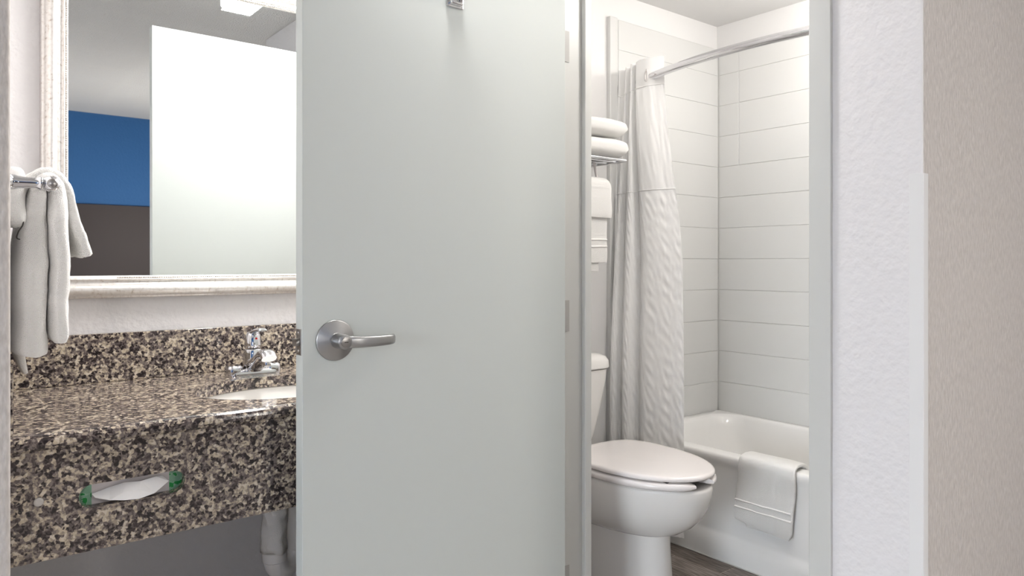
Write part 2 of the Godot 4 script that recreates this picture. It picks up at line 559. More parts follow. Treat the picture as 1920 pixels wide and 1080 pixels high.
	part(c, "guard_leg", G.new().span(Vector3(1.3945, 0.0, -0.5628), Vector3(1.414, 1.302, -0.5607), 0.0009), M.guard)

# ---------------------------------------------------------------- vanity
func make_vanity() -> void:
	var o := thing("vanity_counter", "brown and beige speckled granite vanity counter with deep front apron", "counter", Vector3(0.75, 0, -1.9))
	var x0 := 0.10
	var x1 := DOOR_X
	var zn := -1.595        # nose
	# top with rounded nose and a cut-out for the basin
	var top := CSGPolygon3D.new()
	top.name = "countertop"
	var poly := PackedVector2Array()
	poly.push_back(Vector2(WALL_Z, COUNTER - 0.03))
	poly.push_back(Vector2(WALL_Z, COUNTER))
	for k in 9:
		var t := PI / 2 - PI * k / 8.0
		poly.push_back(Vector2(zn - 0.015 + 0.015 * cos(t), COUNTER - 0.015 + 0.015 * sin(t)))
	top.polygon = poly
	top.mode = CSGPolygon3D.MODE_DEPTH
	top.depth = x1 - x0
	top.smooth_faces = false
	# the polygon's x is room z, its depth runs along room x
	top.transform = Transform3D(Basis(Vector3(0, 0, 1), Vector3(0, 1, 0), Vector3(-1, 0, 0)), Vector3(x0, 0, 0) - o.position)
	top.material = M.granite
	var hole := CSGCylinder3D.new()
	hole.name = "basin_hole"
	hole.operation = CSGShape3D.OPERATION_SUBTRACTION
	hole.radius = 1.0
	hole.height = 0.2
	hole.sides = 96
	hole.transform = top.transform.affine_inverse() * Transform3D(Basis.from_scale(Vector3(0.235, 1, 0.180)), Vector3(0.735, COUNTER, -1.852) - o.position)
	hole.material = M.granite
	top.add_child(hole)
	o.add_child(top)
	part(o, "backsplash", G.new().span(Vector3(x0, COUNTER, WALL_Z), Vector3(x1, COUNTER + 0.131, WALL_Z + 0.02), 0.0025, 2), M.granite)
	part(o, "side_splash", G.new().span(Vector3(x0, COUNTER, WALL_Z + 0.02), Vector3(x0 + 0.0195, COUNTER + 0.131, -1.618), 0.006, 3), M.granite)
	# apron with a slot for tissues
	var ap := CSGBox3D.new()
	ap.name = "apron"
	ap.size = Vector3(x1 - x0, 0.208, 0.02)
	ap.position = Vector3((x0 + x1) / 2, COUNTER - 0.03 - 0.104, -1.622) - o.position
	ap.material = M.granite
	var slot := CSGPolygon3D.new()
	slot.name = "tissue_slot"
	slot.operation = CSGShape3D.OPERATION_SUBTRACTION
	var sp := PackedVector2Array()
	for k in 24:
		var t := TAU * (k + 0.5) / 24
		sp.push_back(Vector2(signf(cos(t)) * 0.0735 + 0.0225 * cos(t), 0.0225 * sin(t)))
	slot.polygon = sp
	slot.depth = 0.1
	slot.position = Vector3(0.318, 0.688, -1.57) - (ap.position + o.position)
	slot.material = M.granite
	ap.add_child(slot)
	o.add_child(ap)
	var dome := part(o, "apron_bumper", G.new().lathe([Vector2(0, 0), Vector2(0.0085, 0), Vector2(0.0082, 0.002), Vector2(0.006, 0.0042), Vector2(0.004, 0.0038), Vector2(0, 0.003)], Transform3D(Basis(Vector3.RIGHT, PI / 2), Vector3(0.157, 0.694, -1.612)), 20), M.rubber, "small clear round bumper")
	dome.set_meta("label", "small clear round bumper")
	# hidden bracket that carries the tissue box
	part(o, "tissue_bracket", G.new().span(Vector3(0.19, 0.652, -1.752), Vector3(0.445, 0.655, -1.632), 0.001).span(Vector3(0.19, 0.652, -1.755), Vector3(0.445, 0.79, -1.752), 0.001), M.steel)

	var t := thing("tissue_box", "white tissue box with green printed ends in the apron slot", "tissue box", Vector3(0.318, 0.655, -1.69))
	var side := 256
	var im := Image.create(side, 64, false, Image.FORMAT_RGB8)
	im.fill(Color(0.80, 0.775, 0.765))
	var leaf := noise(77, 0.05, 2)
	for y in 64:
		for x in side:
			var u := float(x) / side
			if u < 0.205 or u > 0.80:
				var f := leaf.get_noise_2d(x, y * 2.0)
				im.set_pixel(x, y, Color(0.50, 0.67, 0.55) if f < 0.05 else (Color(0.62, 0.74, 0.64) if f < 0.25 else Color(0.10, 0.55, 0.25)))
	var card := paint(Color.WHITE, 0.55)
	card.albedo_texture = ImageTexture.create_from_image(im)
	var bx := MeshInstance3D.new()
	bx.name = "carton"
	bx.mesh = G.new().span(Vector3(0.198, 0.655, -1.748), Vector3(0.438, 0.745, -1.640), 0.003, 2).mesh(Vector2(0.198, 0.655), Vector2(0.24, 0.09))
	bx.material_override = card
	bx.position = -t.position
	t.add_child(bx)
	# folded tissue poking out of the slot: flat facets between creases
	var p := {"l": Vector3(0.247, 0.686, -1.634), "l2": Vector3(0.252, 0.679, -1.627), "b0": Vector3(0.275, 0.6725, -1.616), "b1": Vector3(0.300, 0.669, -1.609), "b2": Vector3(0.326, 0.667, -1.607), "b3": Vector3(0.356, 0.671, -1.613), "r": Vector3(0.387, 0.687, -1.628), "t1": Vector3(0.280, 0.693, -1.637), "t2": Vector3(0.304, 0.699, -1.630), "t3": Vector3(0.332, 0.6985, -1.621), "t4": Vector3(0.362, 0.7005, -1.629), "r2": Vector3(0.376, 0.6985, -1.636), "m1": Vector3(0.299, 0.683, -1.614), "m2": Vector3(0.327, 0.684, -1.609), "k": Vector3(0.31, 0.675, -1.640)}
	var folds := G.new()
	for tri in ["l l2 b0", "l b0 t1", "b0 m1 t1", "b0 b1 m1", "t1 m1 t2", "m1 m2 t2", "b1 m2 m1", "b1 b2 m2", "t2 m2 t3", "m2 b3 t3", "b2 b3 m2", "t3 b3 t4", "b3 r t4", "t4 r r2", "l k l2", "l2 k b0", "b0 k b1", "b1 k b2", "b2 k b3", "b3 k r"]:
		for q in tri.split(" "):
			folds.ix.push_back(folds.v.size())
			folds.v.push_back(p[q])
	part(t, "tissue", folds, M.tissue, "crumpled white tissue")

	# undermount basin
	var s := thing("sink_basin", "white oval undermount basin in the granite counter", "sink", Vector3(0.735, COUNTER - 0.16, -1.852))
	var c := Vector3(0.735, 0, -1.852)
	var prof := [Vector2(1.14, -0.0305), Vector2(1.0, -0.0305), Vector2(0.995, -0.034), Vector2(0.985, -0.045), Vector2(0.94, -0.085), Vector2(0.82, -0.128), Vector2(0.55, -0.155), Vector2(0.12, -0.165), Vector2(0.12, -0.175), Vector2(0.58, -0.167), Vector2(0.87, -0.140), Vector2(1.0, -0.09), Vector2(1.05, -0.045), Vector2(1.14, -0.040), Vector2(1.14, -0.0305)]
	var rows := []
	for pr in prof:
		var row := PackedVector3Array()
		for j in 64:
			var a := TAU * j / 64
			row.push_back(c + Vector3(0.243 * pr.x * cos(a), COUNTER + pr.y, 0.187 * pr.x * sin(a)))
		rows.append(row)
	part(s, "bowl", G.new().grid(rows, true), M.porcelain)
	part(s, "drain", G.new().lathe([Vector2(0, 0.65), Vector2(0.03, 0.65), Vector2(0.03, 0.657), Vector2(0.026, 0.6585), Vector2(0.02, 0.656), Vector2(0, 0.656)], Transform3D(Basis.IDENTITY, Vector3(0.735, 0, -1.852)), 24), M.chrome)

	make_faucet()

	# drain trap below
	var d := thing("drain_pipe", "white plastic drain trap under the basin, taped at the top", "pipe", Vector3(0.715, 0.3, -1.85))
	var cx := 0.700
	var z := -1.87
	var wrap := [Vector2(0, 0.392)]
	for k in 16:
		var f := k / 15.0
		wrap.append(Vector2(0.0295 + 0.0035 * f + 0.0012 * sin(k * 2.3), 0.392 + 0.255 * f))
	wrap.append(Vector2(0, 0.647))
	part(d, "tape_wrap", G.new().lathe(wrap, Transform3D(Basis.IDENTITY, Vector3(cx, 0, z)), 36).wobble(0.013, 16.0, 4), M.wrap, "bulky white tape wound round the pipe")
	part(d, "slip_nut", G.new().lathe([Vector2(0, 0.364), Vector2(0.0285, 0.364), Vector2(0.030, 0.366), Vector2(0.0305, 0.388), Vector2(0.029, 0.391), Vector2(0, 0.391)], Transform3D(Basis.IDENTITY, Vector3(cx, 0, z)), 32), M.pvc)
	var pts := [Vector3(cx, 0.385, z), Vector3(cx, 0.378, z)]
	var away := Vector3(0.86, 0, -0.5)
	for k in 13:
		var a := PI + PI * k / 12.0
		pts.append(Vector3(cx, 0.372, z) + away * (0.042 + 0.042 * cos(a)) + Vector3.UP * 0.042 * sin(a))
	var leg := Vector3(cx, 0, z) + away * 0.084
	pts.append_array([leg + Vector3(0, 0.42, 0), leg + Vector3(0, 0.46, -0.008), leg + Vector3(0, 0.485, -0.04), leg + Vector3(0, 0.49, -0.09), Vector3(leg.x, 0.49, WALL_Z)])
	part(d, "trap_bend", G.new().tube(smooth(pts, 3), 0.0275, 20), M.pvc)


func make_faucet() -> void:
	var x := 0.722
	var z := -2.095
	var y := COUNTER
	var o := thing("faucet", "chrome single lever basin faucet with red dot on handle", "faucet", Vector3(x, y, z))
	# base plate with two raised ends
	var rows := []
	for p in [Vector2(1.0, 0.0), Vector2(1.0, 0.006), Vector2(0.97, 0.012), Vector2(0.9, 0.017), Vector2(0.7, 0.020)]:
		rows.append(rounded_rect(Vector3(x, y + p.y, z), 0.078 * (0.5 + 0.5 * p.x), 0.027 * p.x, 0.026 * p.x, 8))
	part(o, "base", G.new().grid(rows, true, true, true), M.chrome)
	for s in [-1.0, 1.0]:
		rows = []
		for p in [Vector2(1.0, 0.004), Vector2(1.0, 0.020), Vector2(0.94, 0.027), Vector2(0.75, 0.031)]:
			rows.append(rounded_rect(Vector3(x + s * 0.054, y + p.y, z), 0.0225 * p.x, 0.0255 * p.x, 0.016 * p.x, 6))
		part(o, "base_end", G.new().grid(rows, true, true, true), M.chrome)
	part(o, "body", G.new().lathe([Vector2(0, 0.012), Vector2(0.030, 0.012), Vector2(0.0275, 0.03), Vector2(0.0255, 0.06), Vector2(0.0245, 0.072), Vector2(0.022, 0.0755), Vector2(0, 0.076)], Transform3D(Basis.IDENTITY, Vector3(x, y, z)), 32), M.chrome)
	var pts := smooth([Vector3(x, y + 0.028, z + 0.005), Vector3(x, y + 0.036, z + 0.035), Vector3(x, y + 0.052, z + 0.07), Vector3(x, y + 0.066, z + 0.098), Vector3(x, y + 0.066, z + 0.118), Vector3(x, y + 0.058, z + 0.128)], 6)
	var hw := []
	var ht := []
	for i in pts.size():
		var f := float(i) / (pts.size() - 1)
		hw.append(lerpf(0.025, 0.0205, f))
		ht.append(lerpf(0.019, 0.0130, f))
	part(o, "spout", G.new().sweep(pts, Vector3.RIGHT, hw, ht, 22, 2.8), M.chrome)
	part(o, "aerator", G.new().lathe([Vector2(0, 0.036), Vector2(0.0105, 0.036), Vector2(0.0112, 0.038), Vector2(0.0112, 0.06), Vector2(0, 0.06)], Transform3D(Basis.IDENTITY, Vector3(x, y, z + 0.108)), 24), M.chrome)
	# lever: cap and a leaf that leans forward
	var cap := part(o, "handle", G.new().lathe([Vector2(0, 0.078), Vector2(0.0235, 0.078), Vector2(0.0235, 0.086), Vector2(0.021, 0.112), Vector2(0.015, 0.122), Vector2(0, 0.125)], Transform3D(Basis.IDENTITY, Vector3(x, y, z)), 28), M.chrome)
	var lp := smooth([Vector3(x, y + 0.100, z - 0.012), Vector3(x, y + 0.117, z + 0.004), Vector3(x, y + 0.127, z + 0.028), Vector3(x, y + 0.132, z + 0.058), Vector3(x, y + 0.132, z + 0.078)], 5)
	part(cap, "handle_lever", G.new().sweep(lp, Vector3.RIGHT, fill(lp.size(), 0.0125), rounded(lp.size(), 0.0055, 3), 18, 2.6), M.chrome)
	part(cap, "temperature_dot", G.new().lathe([Vector2(0, 0), Vector2(0.003, 0), Vector2(0.003, 0.001), Vector2(0, 0.0012)], Transform3D(Basis(Vector3.RIGHT, PI / 2 - 0.08), Vector3(x + 0.002, y + 0.105, z + 0.0215)), 14), M.red, "red dot")


func make_mirror() -> void:
	var xa := 0.280      # inner edges of the frame
	var xb := 1.20
	var ya := EYE - 0.034
	var yb := EYE + 0.781
	var o := thing("mirror", "large wall mirror in an antiqued silver beaded frame above the vanity", "mirror", Vector3(0.74, ya, WALL_Z))
	part(o, "mirror_glass", G.new().span(Vector3(xa - 0.01, ya - 0.01, WALL_Z + 0.015), Vector3(xb + 0.01, yb + 0.01, WALL_Z + 0.021), 0.0004), M.mirror, "silvered glass")
	# profile: distance outwards from the inner edge, height off the wall
	var prof := [Vector2(0.0, 0.021), Vector2(0.001, 0.026), Vector2(0.0075, 0.027), Vector2(0.0085, 0.031), Vector2(0.0115, 0.032), Vector2(0.013, 0.028), Vector2(0.021, 0.027), Vector2(0.0235, 0.031)]
	for k in 9:
		var t := PI * 0.95 * k / 8.0
		prof.append(Vector2(0.0385 - 0.0145 * cos(t), 0.031 + 0.0125 * sin(t)))
	prof.append_array([Vector2(0.0545, 0.027), Vector2(0.058, 0.0265), Vector2(0.0605, 0.024), Vector2(0.061, 0.0), Vector2(0.0, 0.0)])
	var corners := [[Vector2(xa, ya), Vector2(-1, -1)], [Vector2(xb, ya), Vector2(1, -1)], [Vector2(xb, yb), Vector2(1, 1)], [Vector2(xa, yb), Vector2(-1, 1)]]
	for k in 4:
		var a = corners[k]
		var b = corners[(k + 1) % 4]
		var rows := []
		for e in [a, b]:
			var row := PackedVector3Array()
			for p in prof:
				row.push_back(Vector3(e[0].x + e[1].x * p.x, e[0].y + e[1].y * p.x, WALL_Z + p.y))
			rows.append(row)
		var rail := part(o, "frame_rail", G.new().grid(rows, true, true, true), M.silver, "antiqued silver moulding")
		# row of small beads along the inner edge; some are missing in the lower corner
		var g := G.new()
		var from: Vector2 = a[0] + a[1] * 0.0045
		var to: Vector2 = b[0] + b[1] * 0.0045
		var n := int(from.distance_to(to) / 0.0058)
		for i in n:
			var p := from.lerp(to, (i + 0.5) / n)
			if k == 0 and p.x < 0.393:
				continue
			var r2 := []
			for q in 3:
				var ph := -PI / 6 + q * PI / 4.2
				var row := PackedVector3Array()
				for w in 6:
					row.push_back(Vector3(p.x + 0.0028 * cos(ph) * cos(TAU * w / 6), p.y + 0.0028 * cos(ph) * sin(TAU * w / 6), WALL_Z + 0.0275 + 0.0028 * sin(ph)))
				r2.append(row)
			g.grid(r2, true, true, true)
		var beads := part(rail, "beading", g, M.silver, "row of tiny silver beads")
		beads.set_meta("kind", "stuff")


func make_towel_bar() -> void:
	var x := 0.172
	var y := 1.284
	var z := -1.562
	var o := thing("towel_bar", "chrome towel bar on the wall beside the vanity", "towel bar", Vector3(0.10, y, -1.8))
	for pz in [z, -2.06]:
		var xf := Transform3D(Basis(Vector3.BACK, -PI / 2), Vector3(0.10, y, pz))     # local y points to +x
		part(o, "post", G.new().lathe([Vector2(0, 0), Vector2(0.025, 0), Vector2(0.0255, 0.003), Vector2(0.024, 0.006), Vector2(0.0135, 0.008), Vector2(0.0135, 0.016), Vector2(0.0115, 0.021), Vector2(0.010, 0.035), Vector2(0.0095, 0.048), Vector2(0.0125, 0.054), Vector2(0.0125, 0.057), Vector2(0.010, 0.059)], xf, 28)
			.lathe([Vector2(0, -0.0145), Vector2(0.0075, -0.0125), Vector2(0.0128, -0.007), Vector2(0.0148, 0), Vector2(0.0128, 0.007), Vector2(0.0075, 0.0125), Vector2(0, 0.0145)], Transform3D(Basis(Vector3.RIGHT, PI / 2), Vector3(x, y, pz)), 28), M.chrome)
	part(o, "bar", G.new().tube([Vector3(x, y, z), Vector3(x, y, -2.06)], 0.008, 18), M.chrome)
	part(o, "bar_end_cap", G.new().lathe([Vector2(0, 0), Vector2(0.0085, 0), Vector2(0.0085, 0.002), Vector2(0.006, 0.004), Vector2(0, 0.0042)], Transform3D(Basis(Vector3.RIGHT, PI / 2), Vector3(x, y, z + 0.0135)), 20), M.steel)

	# towel hung over the bar, bunched so that its folds hang unevenly
	var t := thing("hand_towel", "white hand towel bunched over the chrome bar beside the mirror", "towel", Vector3(x, 0.965, -1.75))
	var za := -1.592
	# fold between bar and wall
	var mid := (za - 1.86) / 2
	var p1 := smooth([Vector3(0.148, 0.966, mid), Vector3(0.149, 1.05, mid), Vector3(0.151, 1.16, mid), Vector3(0.156, 1.25, mid), Vector3(0.163, 1.288, mid), Vector3(0.173, 1.303, mid), Vector3(0.183, 1.297, mid), Vector3(0.189, 1.275, mid), Vector3(0.190, 1.22, mid), Vector3(0.192, 1.10, mid), Vector3(0.194, 0.99, mid)], 8)
	var w1 := []
	var t1 := []
	for i in p1.size():
		var f := float(i) / (p1.size() - 1)
		w1.append(lerpf(0.115, 0.128, f) + 0.006 * sin(f * 17.0))
		var e := minf(1.0, minf(f, 1.0 - f) * 60.0 + 0.6)
		t1.append(e * (lerpf(0.0295, 0.010, smoothstep(0.14, 0.48, f)) if f < 0.5 else lerpf(0.010, 0.0185, smoothstep(0.52, 0.72, f))))
	part(t, "draped_fold", G.new().sweep(p1, Vector3.BACK, w1, t1, 26, 3.4).wobble(0.007, 9.0, 3), M.terry)
	# short outer fold that flares towards the mirror
	var m2 := -1.72
	var p2 := smooth([Vector3(0.128, 1.245, m2), Vector3(0.142, 1.285, m2), Vector3(0.160, 1.311, m2), Vector3(0.180, 1.314, m2), Vector3(0.200, 1.296, m2), Vector3(0.214, 1.255, m2), Vector3(0.226, 1.205, m2), Vector3(0.240, 1.154, m2)], 8)
	var w2 := []
	var t2 := []
	for i in p2.size():
		var f := float(i) / (p2.size() - 1)
		w2.append(lerpf(0.09, 0.075, f))
		t2.append((0.0095 + 0.006 * f) * minf(1.0, minf(f, 1.0 - f) * 50.0 + 0.55))
	part(t, "flared_fold", G.new().sweep(p2, Vector3.BACK, w2, t2, 22, 3.2).wobble(0.008, 8.0, 8), M.terry)
	# rolled part against the wall and a limp corner that hangs lower
	var p3 := smooth([Vector3(0.122, 1.335 - 0.02, -1.66), Vector3(0.121, 1.28, -1.655), Vector3(0.122, 1.24, -1.65), Vector3(0.126, 1.205, -1.65)], 6)
	part(t, "rolled_fold", G.new().sweep(p3, Vector3.BACK, rounded(p3.size(), 0.05, 4), rounded(p3.size(), 0.019, 5), 20, 2.4).wobble(0.005, 10.0, 12), M.terry)
	var p4 := smooth([Vector3(0.134, 0.985, -1.75), Vector3(0.138, 0.955, -1.75), Vector3(0.145, 0.928, -1.75), Vector3(0.150, 0.918, -1.75)], 5)
	var w4 := []
	var t4 := []
	for i in p4.size():
		var f := float(i) / (p4.size() - 1)
		w4.append(lerpf(0.035, 0.006, f))
		t4.append(lerpf(0.013, 0.003, f))
	part(t, "hanging_corner", G.new().sweep(p4, Vector3.BACK, w4, t4, 14, 2.6), M.terry)
	part(t, "hanging_loop", G.new().tube(smooth([Vector3(0.134, 1.222, -1.612), Vector3(0.132, 1.21, -1.606), Vector3(0.125, 1.197, -1.602), Vector3(0.1225, 1.186, -1.603), Vector3(0.1275, 1.183, -1.604)], 6), 0.0012, 8), M.dark, "thin dark loop")

# ---------------------------------------------------------------- lamps
func make_lamps() -> void:
	var glow := paint(Color(0.95, 0.95, 0.94), 0.5)
	glow.emission_enabled = true
	glow.emission = Color(1.0, 0.975, 0.95)
	glow.emission_energy_multiplier = 3.0
	var o := thing("ceiling_light", "bright white box ceiling light over the vanity, seen in the mirror", "ceiling light", Vector3(0.974, CEIL, -1.716))
	part(o, "housing", G.new().span(Vector3(0.910, CEIL - 0.04, -2.06), Vector3(1.038, CEIL, -1.372), 0.002), M.frame_white)
	part(o, "diffuser", G.new().span(Vector3(0.912, CEIL - 0.16, -2.058), Vector3(1.036, CEIL - 0.04, -1.374), 0.012, 3), glow, "glowing white diffuser")
	var l := AreaLight3D.new()
	l.name = "vanity_light"
	l.area_size = Vector2(0.115, 0.67)
	l.light_color = Color(1.0, 0.99, 0.985)
	l.light_energy = VANITY_LIGHT
	l.area_range = 12.0
	l.shadow_enabled = true
	l.transform = Transform3D(Basis(Vector3.RIGHT, -PI / 2), Vector3(0.974, CEIL - 0.167, -1.716))
	add_child(l)

	ceiling_dome("bathroom_light", "round flush ceiling light in the middle of the bathroom", Vector3(1.92, 0, -1.0), BATH_LIGHT, glow)
	ceiling_dome("shower_light", "round flush ceiling light over the bathtub", Vector3(2.74, 0, -1.30), SHOWER_LIGHT, glow)
	added_lamp("added unseen lamp with white drum shade that brightens the taupe wall", Vector3(1.53, 0, 1.0), ROOM_LIGHT, glow)
	added_lamp("added unseen lamp with white drum shade that brightens the vanity alcove", Vector3(-0.75, 0, 1.35), ROOM_LIGHT * 1.05, glow)


func ceiling_dome(called: String, label: String, at: Vector3, energy: float, glow: Material) -> void:
	var b := thing(called, label, "ceiling light", at + Vector3.UP * CEIL)
	var xf := Transform3D(Basis.IDENTITY, at)
	part(b, "base_ring", G.new().lathe([Vector2(0, CEIL), Vector2(0.155, CEIL), Vector2(0.155, CEIL - 0.02), Vector2(0.15, CEIL - 0.025), Vector2(0, CEIL - 0.025)], xf, 40), M.chrome)
	part(b, "diffuser", G.new().lathe([Vector2(0, CEIL - 0.025), Vector2(0.14, CEIL - 0.025), Vector2(0.137, CEIL - 0.045), Vector2(0.115, CEIL - 0.065), Vector2(0.07, CEIL - 0.078), Vector2(0, CEIL - 0.082)], xf, 40), glow, "glowing white dome")
	var l := OmniLight3D.new()
	l.name = called + "_source"
	l.light_size = 0.11
	l.light_color = Color(1.0, 0.99, 0.975)
	l.light_energy = energy
	l.omni_range = 12.0
	l.omni_attenuation = 2.0
	l.shadow_enabled = true
	l.position = at + Vector3.UP * (CEIL - 0.205)
	add_child(l)


func added_lamp(label: String, at: Vector3, energy: float, glow: Material) -> void:  # out of view; added to brighten the taupe wall, door and vanity
	var r := thing("added_lamp", label, "floor lamp", at, "added unseen lamps of the guest room")
	var xf := Transform3D(Basis.IDENTITY, at)
	part(r, "base", G.new().lathe([Vector2(0, 0), Vector2(0.14, 0), Vector2(0.14, 0.012), Vector2(0.13, 0.018), Vector2(0.02, 0.026), Vector2(0, 0.026)], xf, 36), M.nickel)
	part(r, "pole", G.new().lathe([Vector2(0, 0.02), Vector2(0.012, 0.02), Vector2(0.012, 1.15), Vector2(0, 1.15)], xf, 16), M.nickel)
	part(r, "lamp_shade", G.new().lathe([Vector2(0, 1.15), Vector2(0.19, 1.15), Vector2(0.192, 1.16), Vector2(0.17, 1.44), Vector2(0.165, 1.445), Vector2(0, 1.445)], xf, 40), glow, "glowing white drum shade")
	var l := OmniLight3D.new()
	l.name = str(r.name) + "_source"
	l.light_size = 0.12
	l.light_color = Color(1.0, 0.98, 0.955)
	l.light_energy = energy
	l.omni_range = 14.0
	l.omni_attenuation = 2.0
	l.shadow_enabled = true
	l.position = at + Vector3.UP * 1.30
	add_child(l)

# ---------------------------------------------------------------- bathroom
func make_toilet() -> void:
	var cx := 1.895
	var o := thing("toilet", "white porcelain toilet with closed lid and open front seat", "toilet", Vector3(cx, 0, -1.75))
	# pedestal and bowl in one casting
	var rows := []
	for r in [[0.0, 0.135, -2.08, -1.535], [0.02, 0.132, -2.08, -1.538], [0.10, 0.120, -2.06, -1.548], [0.20, 0.114, -2.05, -1.556], [0.245, 0.115, -2.05, -1.556]]:
		rows.append(egg(cx, r[2], r[3], r[1], r[0], 56, 2.4))
	part(o, "pedestal", G.new().grid(rows, true, true, true), M.porcelain)
	rows = []
	for r in [[0.236, 0.10, -2.02, -1.575], [0.242, 0.118, -2.04, -1.552], [0.256, 0.138, -2.05, -1.515], [0.285, 0.160, -2.06, -1.470], [0.32, 0.175, -2.07, -1.435], [0.36, 0.185, -2.07, -1.412], [0.40, 0.190, -2.07, -1.400], [0.420, 0.190, -2.07, -1.398], [0.428, 0.186, -2.066, -1.402], [0.430, 0.178, -2.06, -1.41], [0.428, 0.14, -1.98, -1.45], [0.418, 0.132, -1.97, -1.46], [0.34, 0.12, -1.95, -1.48], [0.29, 0.07, -1.88, -1.56]]:
		rows.append(egg(cx, r[2], r[3], r[1], r[0], 56, 2.6))
	part(o, "bowl", G.new().grid(rows, true, true, true), M.porcelain)
	# tank
	rows = []
	for r in [[0.425, 0.150, 0.070], [0.432, 0.158, 0.078], [0.46, 0.163, 0.083], [0.58, 0.186, 0.092], [0.68, 0.200, 0.098], [0.724, 0.203, 0.100]]:
		rows.append(rounded_rect(Vector3(cx, r[0], -2.198 + r[2]), r[1], r[2], 0.045, 8))
	part(o, "tank", G.new().grid(rows, true, true, true), M.porcelain)
	rows = []
	for r in [[0.7265, 0.203, 0.100], [0.728, 0.209, 0.106], [0.733, 0.211, 0.108], [0.758, 0.209, 0.106], [0.774, 0.200, 0.098], [0.782, 0.182, 0.082], [0.786, 0.15, 0.055]]:
		rows.append(rounded_rect(Vector3(cx, r[0], -2.206 + 0.108), r[1], r[2], 0.05, 8))
	part(o, "tank_lid", G.new().grid(rows, true, true, true), M.porcelain)
	part(o, "flush_lever", G.new().tube(smooth([Vector3(cx - 0.15, 0.67, -2.01), Vector3(cx - 0.15, 0.67, -1.985), Vector3(cx - 0.13, 0.668, -1.978), Vector3(cx - 0.08, 0.662, -1.978)], 5), 0.007, 12), M.chrome)
	# open front seat
	var zb := -1.915
	var zf := -1.392
	var zc := lerpf(zb, zf, 0.42)
	rows = []
	var n := 60
	var gap := 0.235
	for i in n + 1:
		var t := PI / 2 + gap + (TAU - 2.0 * gap) * i / n
		var e := minf(i, n - i)
		var k := 1.0 if e >= 3 else sqrt(1.0 - pow(1.0 - (e + 0.6) / 3.6, 2.0))
		var a := egg_at(cx, zb, zc, zf, 0.197, 0.0, t, 3.4)
		var b := egg_at(cx, zb + 0.07, zc, zf + -0.075, 0.112, 0.0, t, 2.6)
		var m := (a + b) / 2.0
		var hw := (a - b) / 2.0
		var row := PackedVector3Array()
		for j in 18:
			var q := TAU * j / 18
			var px := signf(cos(q)) * pow(absf(cos(q)), 0.62)
			var py := signf(sin(q)) * pow(absf(sin(q)), 0.62)
			row.push_back(m + hw * px * lerpf(0.8, 1.0, k) + Vector3.UP * (0.4445 + py * 0.0142 * k))
		rows.append(row)
	part(o, "seat", G.new().grid(rows, true, true, true), M.plastic, "glossy white plastic seat, open at the front")
	# lid
	rows = []
	for r in [[0.4605, 0.93], [0.461, 0.985], [0.464, 1.0], [0.470, 1.0], [0.475, 0.985], [0.4775, 0.955], [0.4795, 0.85], [0.4815, 0.6], [0.4825, 0.3]]:
		var row := PackedVector3Array()
		for p in egg(cx, -1.905, -1.398, 0.192, 0.0, 64, 3.6):
			var c0 := Vector3(cx, 0, -1.66)
			row.push_back(c0 + (p - c0) * r[1] + Vector3.UP * r[0])
		rows.append(row)
	part(o, "seat_lid", G.new().grid(rows, true, true, true), M.plastic, "closed white lid")
	for s in [-1.0, 1.0]:
		part(o, "hinge_block", G.new().rbox(Vector3(cx + s * 0.075, 0.446, -1.925), Vector3(0.04, 0.034, 0.036), 0.007, 3), M.plastic)
		part(o, "seat_bumper", G.new().rbox(Vector3(cx + s * 0.11, 0.4590, -1.47), Vector3(0.012, 0.004, 0.02), 0.0015), M.dark)


